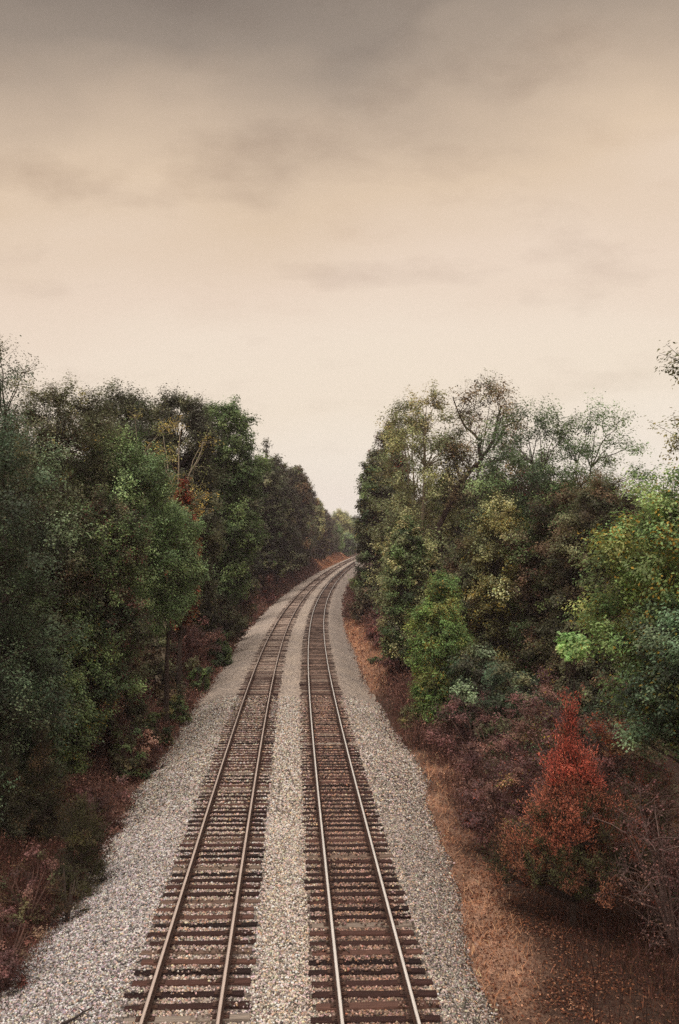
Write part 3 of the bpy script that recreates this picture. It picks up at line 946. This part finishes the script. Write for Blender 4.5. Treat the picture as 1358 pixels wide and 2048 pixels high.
tree('oak_tree', 'dark olive tree filling the middle of the right wood', 1110, 56, 985, 2.6, ER, base=0.05, shape='wall', pal=BROWNG + MID, accent=REDDISH, acc=.08, dens=1.5)
tree('oak_tree', 'dark tree with a brownish crown left of the yellow-green oak', 1195, 52, 950, 2.5, ER, base=0.05, shape='wall', pal=BROWNG + OAK, accent=OLIVE, acc=.15, dens=1.5)
tree('leafy_tree', 'dim shadowed tree behind the bright young locust', 940, 60, 1080, 2.2, ER, base=0.03, shape='wall', pal=OAK + BROWNG)
tree('young_locust', 'bright green young locust with drooping feathery boughs', 882, 51, 1142, 1.65, ER, base=0.06, shape='dome', pal=BRIGHT, accent=YELLOW, acc=.12, up=.1, dens=1.15, twigs=14, width=.42)
tree('spreading_oak', 'big yellow-green oak at the right edge of the photo', 1400, 27, 930, 2.9, ER, base=.42, shape='dome', pal=[lin(118, 142, 80), lin(100, 128, 74), lin(136, 142, 78), lin(96, 112, 66)], accent=[lin(186, 150, 66), lin(170, 140, 60)], acc=.1, ls=.11, dens=1.6, hollow=.6)
tree('leafy_tree', 'blue-green leafy tree below the yellow-green oak', 1375, 25.5, 1200, 2.2, ER, base=.5, shape='round', pal=VINE + [lin(88, 112, 84)], accent=YELLOW, acc=.05, ls=.10, dens=1.2)
tree('overhanging_tree', 'thin-leaved boughs reaching in from beyond the right edge, high up', 1600, 20, 640, 3.3, ER, base=0.68, shape='round', pal=MID + OLIVE, accent=YELLOW, acc=.1, ls=.085, dens=1.0, nc=60, cr=.55)

# ---- the wood behind both edges: copies of a few deep-wood trees
deep = []
for k_, (pal_, sh) in enumerate(((OAK, 'dome'), (OAK + BROWNG, 'wall'), (MID + OAK, 'dome'), (BROWNG + OLIVE, 'dome'))):
    tm, lm = grow(seed=300 + k_, H=16.0, R=3.8, base=0.04, shape=sh, nc=110, cr=1.15, ls=0.26, dens=0.9, pal=pal_)
    deep.append((tm.mesh('deep_trunk', M_BARK, True), lm.mesh('deep_crown', M_LEAF)))
DEEPNAMES = ['oak_tree', 'wood_tree', 'leafy_tree', 'wood_tree']
rd = random.Random(11)


def deep_tree(x, y, sc, side):
    k_ = rd.randrange(4)
    hue = ['dark green domed', 'dark brown-green dense', 'mid green domed', 'olive brown domed'][k_]
    root = empty(DEEPNAMES[k_], (x, y, float(ground_z(x, y)) - 0.1), f'{hue} tree standing deep in the wood {side} the railway', 'tree', f'{hue} trees deep in the wood {side} the railway')
    root.rotation_euler.z = rd.uniform(0, 6.28); root.scale = (sc, sc, sc * rd.uniform(0.95, 1.1))
    for nm, me in (('trunk', deep[k_][0]), ('crown', deep[k_][1])):
        o = bpy.data.objects.new(nm, me); C.objects.link(o); o.parent = root


for d in np.arange(24, 420, 7.0):
    tl = float(track_x(d)) - GAP
    rows = (13.5, 20, 28) if d < 160 else (10, 17)
    for o_ in rows:
        if o_ == 13.5 and d < 110:
            continue
        sc = rd.uniform(0.82, 1.02) * (1.0 + 0.25 * min(1, max(0, (d - 90) / 120)))
        if d > 300:
            sc *= 0.75
        deep_tree(tl - o_ - rd.uniform(-1.5, 2), d + rd.uniform(-2, 2), sc, 'left of')
for d in np.arange(36, 420, 7.0):
    tr_ = float(track_x(d))
    for o_ in (14, 22, 31, 42):
        x = tr_ + o_ + rd.uniform(-1.5, 2)
        px = 679 + x / d * F
        if px > 1500 or (o_ == 14 and d < 78):
            continue
        # keep below the skyline the photograph shows on this side
        top = 940 if px < 1060 else (1010 if px > 1230 else 960)
        hmax = py_z(top, d) - float(ground_z(x, d))
        sc = min(rd.uniform(0.8, 1.05), hmax / 16.5)
        deep_tree(x, d + rd.uniform(-2, 2), sc, 'right of')
for i_ in range(26):
    x = -10 + i_ * 6 + rd.uniform(-2, 2); y = 500 + rd.uniform(0, 60)
    deep_tree(x, y, rd.uniform(0.9, 1.2), 'beyond')

# ------------------------------------------------------------------ shrubs
SH = 'shrubs along the track verge'


def shrub(name, label, px, d, top, R, group=SH, **kw):
    kw.setdefault('base', 0.0); kw.setdefault('shape', 'mound'); kw.setdefault('stems', 4); kw.setdefault('fork', .5)
    kw.setdefault('trunk_r', .035); kw.setdefault('ls', float(np.clip(2.3 * d / 925, 0.05, 0.3))); kw.setdefault('cr', max(.2, .3 * R)); kw.setdefault('nc', 34)
    x = px_x(px, d)
    H = max(0.4, py_z(top, d) - float(ground_z(x, d)))
    return plant(name, label, kw.pop('cat', 'shrub'), x, d, H, parts=('stems', 'foliage'), group=group, R=R, **kw)


shrub('understory_shrub', 'shadowed dark shrub under the large lighter green tree', 245, 47, 1285, 1.8, pal=OAK + BROWNG, nc=60, cr=.5)
shrub('understory_shrub', 'dim brown-green shrub under the light green overhanging boughs', 322, 56, 1240, 1.7, pal=BROWNG + OAK, nc=50, cr=.5)
shrub('understory_shrub', 'dark shrub filling the shade left of the pinkish bare bush', 200, 43, 1370, 1.4, pal=OAK + PURPLE, nc=44, cr=.45)
shrub('understory_shrub', 'dark low shrub against the slim pale green tree', 425, 84, 1180, 2.2, pal=OAK + BROWNG, nc=50, cr=.6)
ND = dict(needle=True, width=.22, up=.9, stems=1, twigs=16)
shrub('cedar', 'olive brown cedar with a pointed top at the left edge, over the dry brush', 98, 31, 1452, 1.15, base=.03, shape='cone', pal=CEDAR, nc=60, cr=.38, dens=2.2, **ND)
shrub('cedar', 'dim grey-green cedar cut off by the left edge of the photo', 18, 30.5, 1475, 1.1, base=.03, shape='cone', pal=CEDAR + OAK, nc=60, cr=.4, dens=2.2, **ND)
shrub('cedar', 'low dark green bushy cedar standing on the edge of the left gravel', 168, 27.6, 1590, .85, shape='mound', pal=[lin(62, 62, 36), lin(74, 70, 40), lin(54, 54, 34)], nc=46, cr=.34, dens=2.4, **ND)
shrub('cedar', 'dark drooping cedar bush farther up the left gravel edge', 466, 96, 1168, 1.9, base=.02, shape='cone', pal=OAK, nc=60, cr=.6, dens=1.8, **ND)
shrub('small_bush', 'small dark weed clump by the lower left gravel edge', 142, 25.2, 1722, .5, pal=CEDAR, nc=18, cr=.2, needle=True, width=.25, dens=1.6)
shrub('small_bush', 'small round green bush on the left verge, beside the gravel', 362, 52, 1388, .75, pal=MID + OLIVE, nc=24)
shrub('small_bush', 'fresh green bush on the left verge, above the small round one', 402, 63, 1330, .8, pal=MID + BRIGHT[:1], nc=24)
shrub('small_bush', 'low green spread below the dark drooping cedar', 438, 76, 1262, 1.1, pal=MID, nc=30)
shrub('small_bush', 'yellowish-green low bush left of the small round one', 318, 47, 1415, .8, pal=OLIVE + MID, nc=24)
shrub('small_bush', 'dim green bush tucked under the left trees, by the dry verge', 262, 40, 1440, .9, pal=MID + CEDAR, nc=28)
shrub('bare_bush', 'pinkish brown leafless bush with fanning stems below the light green tree', 385, 66, 1222, 1.5, pal=PURPLE, dens=.5, nc=60, stems=7, fork=.8, bark=lin(150, 114, 104)[:3], twig_r=.022, cat='bush', shape='vase')


def dying(t_, r):
    """needle colour of the dying cedar: red at the tips, russet below, still green on the lowest boughs"""
    if t_ > 0.62:
        return lin(172, 76, 58) if r.rand() < .85 else lin(150, 90, 64)
    if t_ > 0.36:
        return lin(162, 90, 66) if r.rand() < .75 else lin(70, 68, 42)
    return lin(128, 80, 58) if r.rand() < .35 else lin(72, 74, 44)


shrub('cedar', 'rust-red dying cedar whose lowest boughs are still green', 1140, 26, 1405, 2.25, base=.14, shape='spire', pal=RUSTY, nc=190, cr=.33, ls=.085, dens=3.0,
      needle=True, width=.2, up=2.0, stems=1, twigs=18, hollow=.35, colfn=dying, varc=.28, trunk_r=.07, group='cedars')
BR = 'bramble bushes along the right bank'
BRAM = dict(group=BR, cat='bramble', stems=7, fork=.8, twig_r=.009, bark=lin(96, 70, 62)[:3], width=.6, up=.25)
shrub('bramble_bush', 'big mauve-brown bramble mound left of and above the rust-red cedar', 1150, 34, 1352, 2.2, pal=PURPLE, accent=YELLOW, acc=.06, nc=80, cr=.5, dens=.9, **BRAM)
shrub('bramble_bush', 'mauve bramble thicket nearest the green young locust', 960, 44, 1392, 1.9, pal=PURPLE, nc=60, cr=.5, dens=.55, **BRAM)
shrub('bramble_bush', 'mauve-brown bramble with a domed top below the vine tangle', 1010, 38, 1400, 1.7, pal=PURPLE + BROWNG, nc=60, cr=.45, dens=.6, **BRAM)
shrub('bramble_bush', 'dark purple bramble next to the pale dry grass', 978, 34, 1480, 1.0, pal=PURPLE, nc=50, cr=.35, dens=.5, **BRAM)
shrub('bramble_bush', 'dark purple bramble between the dry grass and the rust-red cedar', 1003, 31, 1505, 1.1, pal=PURPLE, accent=RUSTY, acc=.05, nc=50, cr=.38, dens=.6, **BRAM)
shrub('bramble_bush', 'bramble with yellowish-pink leaves touching the upper left of the rust-red cedar', 1048, 29, 1535, .75, pal=PURPLE + [lin(146, 104, 80)], accent=YELLOW, acc=.12, nc=40, cr=.3, dens=.8, **BRAM)
shrub('bramble_bush', 'bramble with rusty leaves upper right of the rust-red cedar', 1262, 30, 1420, 1.5, pal=PURPLE + [lin(120, 88, 56)], accent=RUSTY, acc=.2, nc=60, cr=.42, dens=.8, **BRAM)
shrub('bramble_bush', 'reddish bramble bank at the foot of the first right-hand trees', 778, 84, 1215, 2.4, pal=PURPLE + REDDISH, nc=70, cr=.6, dens=.6, **BRAM)
shrub('bramble_bush', 'reddish bramble bank left of the young locust', 815, 66, 1255, 1.7, pal=PURPLE + REDDISH, nc=60, cr=.55, dens=.6, **BRAM)
shrub('bramble_bush', 'dark bramble below the dark narrow tree at the gap', 735, 112, 1175, 2.2, pal=BROWNG, nc=60, cr=.6, dens=.8, **BRAM)
BL = 'dry bushes along the left bank'
LB = dict(BRAM); LB['group'] = BL
shrub('dry_bush', 'dull red dry bush in the lower left corner, nearest the camera', 14, 21.5, 1815, .7, pal=PURPLE + REDDISH, nc=34, cr=.24, dens=.5, **LB)
shrub('dry_bush', 'brownish dry bush left of the small dark weed clump', 62, 25, 1702, .8, pal=PURPLE + CEDAR, nc=34, cr=.24, dens=.5, **LB)
shrub('dry_bush', 'mauve dry bush behind the low bushy cedar on the left bank', 205, 33, 1545, .8, pal=PURPLE, nc=34, cr=.24, dens=.45, **LB)
shrub('dry_bush', 'pinkish dry bush at the gravel edge under the left trees', 275, 42, 1455, .9, pal=PURPLE + [lin(150, 112, 96)], nc=34, cr=.26, dens=.45, **LB)
shrub('dry_bush', 'mauve dry bush between two low green bushes on the left verge', 345, 56, 1352, 1.0, pal=PURPLE, nc=34, cr=.3, dens=.45, **LB)
shrub('dry_bush', 'reddish dry bush on the left bank below the purplish dark tree', 532, 150, 1138, 2.0, pal=PURPLE + REDDISH, nc=44, cr=.6, dens=.6, **LB)
shrub('dry_bush', 'brown dry bush on the left bank beside the dark drooping cedar', 486, 118, 1165, 1.8, pal=PURPLE + BROWNG, nc=44, cr=.6, dens=.6, **LB)
shrub('bramble_bush', 'purple-brown bramble at the right edge under the blue-green tree', 1340, 27, 1500, 1.2, pal=PURPLE + BROWNG, accent=RUSTY, acc=.1, nc=50, cr=.38, dens=.6, **BRAM)
VT = 'vine tangles in the right wood'
VKW = dict(group=VT, cat='vines', stems=5, fork=.7, up=.15, width=.8)
shrub('vine_tangle', 'low dark green vine tangle right of the young locust', 1000, 47, 1300, 2.4, pal=VINE + OAK, nc=90, cr=.6, dens=.9, **VKW)
shrub('vine_tangle', 'dark green vine tangle in the hollow below the shaded trees', 1075, 43, 1320, 2.0, pal=OAK + VINE, nc=70, cr=.55, dens=.9, **VKW)
shrub('vine_tangle', 'dark vine heap under the blue-green tree', 1235, 33, 1330, 1.6, pal=OAK + BROWNG, nc=70, cr=.5, dens=.9, **VKW)
shrub('grape_vine', 'bright lime-green vine spray with large leaves', 1142, 33, 1264, .62, base=.86, shape='round', squash=.6, pal=[lin(118, 152, 84), lin(134, 166, 96), lin(100, 132, 74)], nc=16, cr=.24, ls=.15, dens=1.3, width=.9, group=VT, cat='vines')
shrub('bare_bush', 'tangled grey leafless bush at the right edge, beside the rust-red cedar', 1345, 24.5, 1560, 1.4, pal=PURPLE, dens=.1, nc=80, stems=9, fork=.9, bark=lin(112, 92, 88)[:3], twig_r=.008, cr=.5, cat='bush', shape='round')
shrub('small_bush', 'small grey-green round bush on the orange dry grass by the far right gravel', 752, 77, 1322, .5, pal=OAK + MID, nc=18)
shrub('small_bush', 'low yellowish green patch of weeds on the right bank', 818, 52, 1408, .8, pal=OLIVE, nc=22, dens=.7)

# ------------------------------------------------------------------ uncountable ground cover
def blades(mb, x, y, z, h, lean, wid, cols, seed, seg=2):
    """thin tapering stems, one per point, bent towards a random side"""
    r = np.random.RandomState(seed)
    n = len(x)
    an = r.rand(n) * 6.28; dx, dy = np.cos(an), np.sin(an)
    wa = r.rand(n) * 6.28; wx, wy = np.cos(wa), np.sin(wa)
    v = np.empty((n, 2 * (seg + 1), 3))
    for k in range(seg + 1):
        t_ = k / seg
        px_ = x + dx * lean * h * t_ ** 1.6; py_ = y + dy * lean * h * t_ ** 1.6
        pz_ = z - 0.05 + h * t_ * np.sqrt(np.clip(1 - (lean * t_) ** 2 * 0.5, 0.1, 1))
        w_ = wid * (1 - 0.75 * t_)
        v[:, 2 * k] = np.stack([px_ - wx * w_, py_ - wy * w_, pz_], -1)
        v[:, 2 * k + 1] = np.stack([px_ + wx * w_, py_ + wy * w_, pz_], -1)
    f = np.concatenate([np.arange(n)[:, None] * 2 * (seg + 1) + np.array([2 * k, 2 * k + 1, 2 * k + 3, 2 * k + 2])[None] for k in range(seg)])
    mb.add(v.reshape(-1, 3), f, np.repeat(cols, 2 * (seg + 1), 0))


def pick(pal, n, r, sp=0.25):
    p = np.array([c[:3] for c in pal])
    return np.clip(p[r.randint(len(p), size=n)] * np.exp(r.randn(n, 1) * sp), .004, .9)


rg = np.random.RandomState(42)
DRY = [lin(214, 162, 126), lin(194, 140, 108), lin(226, 178, 142), lin(164, 114, 92), lin(140, 96, 80)]


def sample(n, d0, d1, o0, o1, side, power=1.5):
    y = d0 + (d1 - d0) * rg.rand(n) ** power
    o = o0 + (o1 - o0) * rg.rand(n)
    x = track_x(y) + (o if side > 0 else -GAP - o)
    return x, y, o


# dry grass on the right shoulder
gb = MB()
x, y, o = sample(42000, 18, 128, 2.0, 6.5, 1, 1.5)
m_ = rg.rand(len(x)) < grass_weight(o, y) * np.where(y < 50, 1.0, .8)
x, y = x[m_], y[m_]; n = len(x)
blades(gb, x, y, ground_z(x, y), rg.uniform(.06, .26, n) * (1 + .004 * y), rg.uniform(.5, 1.0, n), .004 + .00028 * y, pick(DRY, n, rg), 1)
x, y, o = sample(16000, 285, 430, 3.0, 13, -1, 1.0)
n = len(x)
blades(gb, x, y, ground_z(x, y), rg.uniform(.3, .9, n), rg.uniform(.5, 1.0, n), np.full(n, .05), pick(DRY, n, rg), 2)
tag(gb.build('dry_grass', M_DRY), 'pale orange dry grass growing along the gravel shoulder', 'grass', kind='stuff')

# brush: dry stems and small leaves in drifts
ub = MB()
BRUSH = [lin(124, 90, 82), lin(106, 76, 72), lin(142, 104, 92), lin(92, 68, 64), lin(152, 112, 96)]
REDBR = [lin(98, 64, 60), lin(84, 56, 52), lin(112, 76, 66), lin(78, 64, 48)]


def brush(n, d0, d1, o0, o1, side, hmin, hmax, pal, power, seed, dens=0.45, leafy=2, scale=.5):
    x, y, o = sample(n, d0, d1, o0, o1, side, power)
    dn = fbm(x * scale, y * scale, seed)
    edge = sstep(o, o0, o0 + 1.6 + 0.01 * y)
    keep = rg.rand(n) < np.clip((dn - (1 - dens) * .75) * 4, 0.04, 1) * (0.25 + .75 * edge)
    if side > 0:
        keep &= rg.rand(len(x)) > 0.93 * grass_weight(o, y)
    x, y, o, dn, edge = x[keep], y[keep], o[keep], dn[keep], edge[keep]
    n = len(x)
    h = (hmin + (hmax - hmin) * rg.rand(n) ** 1.3) * (0.35 + 0.65 * edge) * (0.55 + 0.8 * dn)
    z = ground_z(x, y)
    c = pick(pal, n, rg, .3)
    blades(ub, x, y, z, h, rg.uniform(.15, .8, n), .0035 + .00022 * y, c, seed)
    for q in range(leafy):
        t_ = rg.uniform(.3, 1.05, n)
        P = np.stack([x + rg.randn(n) * .22 * h, y + rg.randn(n) * .22 * h, z + h * t_ * .9], -1)
        leaf_quads(ub, P, rg.randn(n, 3) + np.array([0, 0, .8]), rg.randn(n, 3), np.clip(.0024 * y, .05, .3) * rg.uniform(.6, 1.3, n), .55, c * rg.uniform(.7, 1.3, (n, 1)))


brush(34000, 17, 34, 3.5, 9, -1, .25, .9, REDBR, 1.0, 51, .85)
brush(40000, 30, 90, 3.4, 9, -1, .15, .9, BRUSH + [lin(164, 124, 112)], 1.2, 52, .8)
brush(36000, 60, 300, 3.7, 11, -1, .5, 1.9, BRUSH + REDBR + [lin(74, 66, 44)], 1.3, 53, .6)
brush(36000, 29, 70, 4.6, 12, 1, .5, 1.5, BRUSH, 1.1, 54, .7)
brush(34000, 46, 230, 3.1, 11, 1, .3, 2.0, BRUSH + REDBR, 1.3, 55, .65)
brush(9000, 17, 32, 5.5, 12, 1, .3, .9, REDBR, 1.0, 56, .4)
brush(12000, 17, 30, 3.2, 11, 1, .06, .3, [lin(128, 84, 66), lin(108, 70, 58), lin(150, 104, 80), lin(84, 58, 50)], 1.0, 57, .55, leafy=0, scale=1.1)
brush(9000, 24, 95, 3.7, 5.6, -1, .08, .4, [lin(150, 110, 92), lin(122, 86, 74), lin(96, 92, 58), lin(84, 92, 54)], 1.1, 58, .5, leafy=1, scale=.8)
tag(ub.build('undergrowth', M_DRY), 'mauve brown dry brush of stems and small leaves covering both banks', 'undergrowth', kind='stuff')

# tall dead weed stalks at the lower right
wb = MB()
x, y, o = sample(420, 17.3, 27, 4.6, 10.5, 1, 1.0)
n = len(x)
blades(wb, x, y, ground_z(x, y), rg.uniform(.6, 1.7, n), rg.uniform(.05, .3, n), np.full(n, .009), pick([lin(74, 50, 44), lin(58, 42, 38)], n, rg), 61, seg=3)
x, y, o = sample(260, 28, 40, 4.4, 7.5, 1, 1.0)
n = len(x)
blades(wb, x, y, ground_z(x, y), rg.uniform(.6, 1.3, n), rg.uniform(.05, .25, n), np.full(n, .011), pick([lin(84, 58, 48), lin(64, 46, 40)], n, rg), 62, seg=3)
tag(wb.build('weeds', M_DRY), 'thin dead brown weed stalks standing on the right bank', 'weeds', kind='stuff')

# fallen leaves
fb = MB()
x, y, o = sample(60000, 16.8, 52, 2.6, 11, 1, 1.3)
m_ = rg.rand(len(x)) < 0.15 + 0.85 * sstep(fbm(x * .8, y * .8, 71), .38, .62)
x, y = x[m_], y[m_]
n = len(x)
P = np.stack([x, y, ground_z(x, y) + rg.uniform(.01, .05, n)], -1)
leaf_quads(fb, P, rg.randn(n, 3) * .35 + np.array([0, 0, 1]), rg.randn(n, 3), rg.uniform(.035, .10, n), .6, pick([lin(120, 76, 56), lin(104, 62, 46), lin(146, 96, 70), lin(86, 54, 44), lin(78, 50, 42), lin(96, 62, 52), lin(150, 112, 92)], n, rg, .3))
x, y, o = sample(18000, 16.8, 60, 3.2, 8, -1, 1.3)
n = len(x)
P = np.stack([x, y, ground_z(x, y) + rg.uniform(.01, .06, n)], -1)
leaf_quads(fb, P, rg.randn(n, 3) * .35 + np.array([0, 0, 1]), rg.randn(n, 3), rg.uniform(.05, .1, n), .6, pick([lin(120, 76, 66), lin(100, 62, 54), lin(84, 54, 46)], n, rg, .3))
tag(fb.build('fallen_leaves', M_DRY), 'brown fallen leaves littering the ground beside the gravel', 'leaf litter', kind='stuff')

lb2 = MB()
x, y, o = sample(9000, 17.5, 45, 2.2, 5.5, 1, 1.3)
n = len(x)
P = np.stack([x, y, np.maximum(ground_z(x, y), ballast_z(x, y) - .5 * (o > right_edge(y))) + rg.uniform(.01, .05, n)], -1)
leaf_quads(lb2, P, rg.randn(n, 3) * .4 + np.array([0, 0, 1]), rg.randn(n, 3), rg.uniform(.03, .09, n), .55, pick([lin(96, 60, 48), lin(78, 48, 42), lin(134, 88, 66), lin(176, 132, 108), lin(66, 44, 42)], n, rg, .3))
tag(lb2.build('fallen_leaves', M_DRY), 'small brown leaves scattered over the pale strip beside the right gravel shoulder', 'leaf litter', kind='stuff')

# ------------------------------------------------------------------ small things
def branch(px0, py0, px1, py1, label, rad):
    h0 = .55
    p = []
    for px, py in ((px0, py0), (px1, py1)):
        d = (CZ + h0) * F / (py - HY)
        for _ in range(12):
            z = max(float(ballast_z(px_x(px, d), d)), float(ground_z(px_x(px, d), d)))
            d = (CZ - z - .05) * F / (py - HY)
        p.append(np.array([px_x(px, d), d, z + .06]))
    root = empty('fallen_branch', p[0], label, 'branch')
    v = p[1] - p[0]; ln = np.linalg.norm(v); r = np.random.RandomState(int(px0))
    u = np.linspace(0, 1, 9)[:, None]
    pts = u * v + r.randn(9, 3) * .03 * ln * np.array([1, 1, .25]) * (u > 0) + np.array([0, 0, .02])
    m = MB(); m.tube(pts, np.linspace(rad, rad * .35, 9), 7, lin(52, 42, 40)[:3])
    m.build('stem', M_BARK, root, smooth=True)
    for k in (4, 6):
        s_ = np.array([r.randn() * .25, r.randn() * .25, .08]) * ln
        q = MB(); q.tube(np.array([pts[k], pts[k] + s_ * .5 + [0, 0, .02], pts[k] + s_]), [rad * .5, rad * .35, rad * .15], 5, lin(52, 42, 40)[:3])
        q.build('twig', M_BARK, root, smooth=True)


branch(128, 2040, 190, 2003, 'dark bent branch lying on the pale gravel at the lower left', .035)
branch(306, 1541, 336, 1527, 'short dark branch lying where the left gravel meets the brush, halfway up', .06)
branch(64, 1870, 96, 1854, 'thin dark stick at the edge of the left gravel, near the leaf litter', .03)

# signal at the far bend
d = 330.0
x = px_x(713, d); gz = float(ground_z(x, d))
root = empty('trackside_signal', (x, d, gz), 'small pale trackside signal on a post by the far bend', 'signal')
zt = py_z(1074, d) - gz
m = MB(); m.tube([(0, 0, 0), (0, 0, zt * .5), (0, 0, zt)], .11, 8, lin(150, 150, 148)[:3]); m.build('post', M_POST, root)
m = MB(); m.box(-.55, .55, -.22, .22, zt - .35, zt + .55, lin(226, 222, 210)[:3]); m.box(-.25, .25, -.5, -.225, zt + .2, zt + .26, lin(60, 60, 60)[:3]); m.build('signal_head', M_POST, root)
m = MB(); m.box(-.5, .5, -.4, .4, 0.0, 1.5, lin(190, 188, 180)[:3]); m.box(-.56, .56, -.46, .46, 1.502, 1.58, lin(170, 168, 160)[:3]); m.build('equipment_box', M_POST, root)

# ------------------------------------------------------------------ thin pinkish haze, added to lift the dark shadows
m = MB(); m.box(-1250, 1250, -1250, 1250, -6, 75)
hz = bpy.data.materials.new('haze')
hz.use_nodes = True
t = hz.node_tree
t.nodes.remove(t.nodes['Principled BSDF'])
pv = N(t, 'ShaderNodeVolumePrincipled', Density=0.00032)
pv.inputs['Color'].default_value = (0.98, 0.82, 0.88, 1)
t.links.new(pv.outputs[0], t.nodes['Material Output'].inputs['Volume'])
tag(m.build('haze', hz), 'thin pinkish haze volume added over the scene to lift the dark shadows', 'haze', kind='stuff')
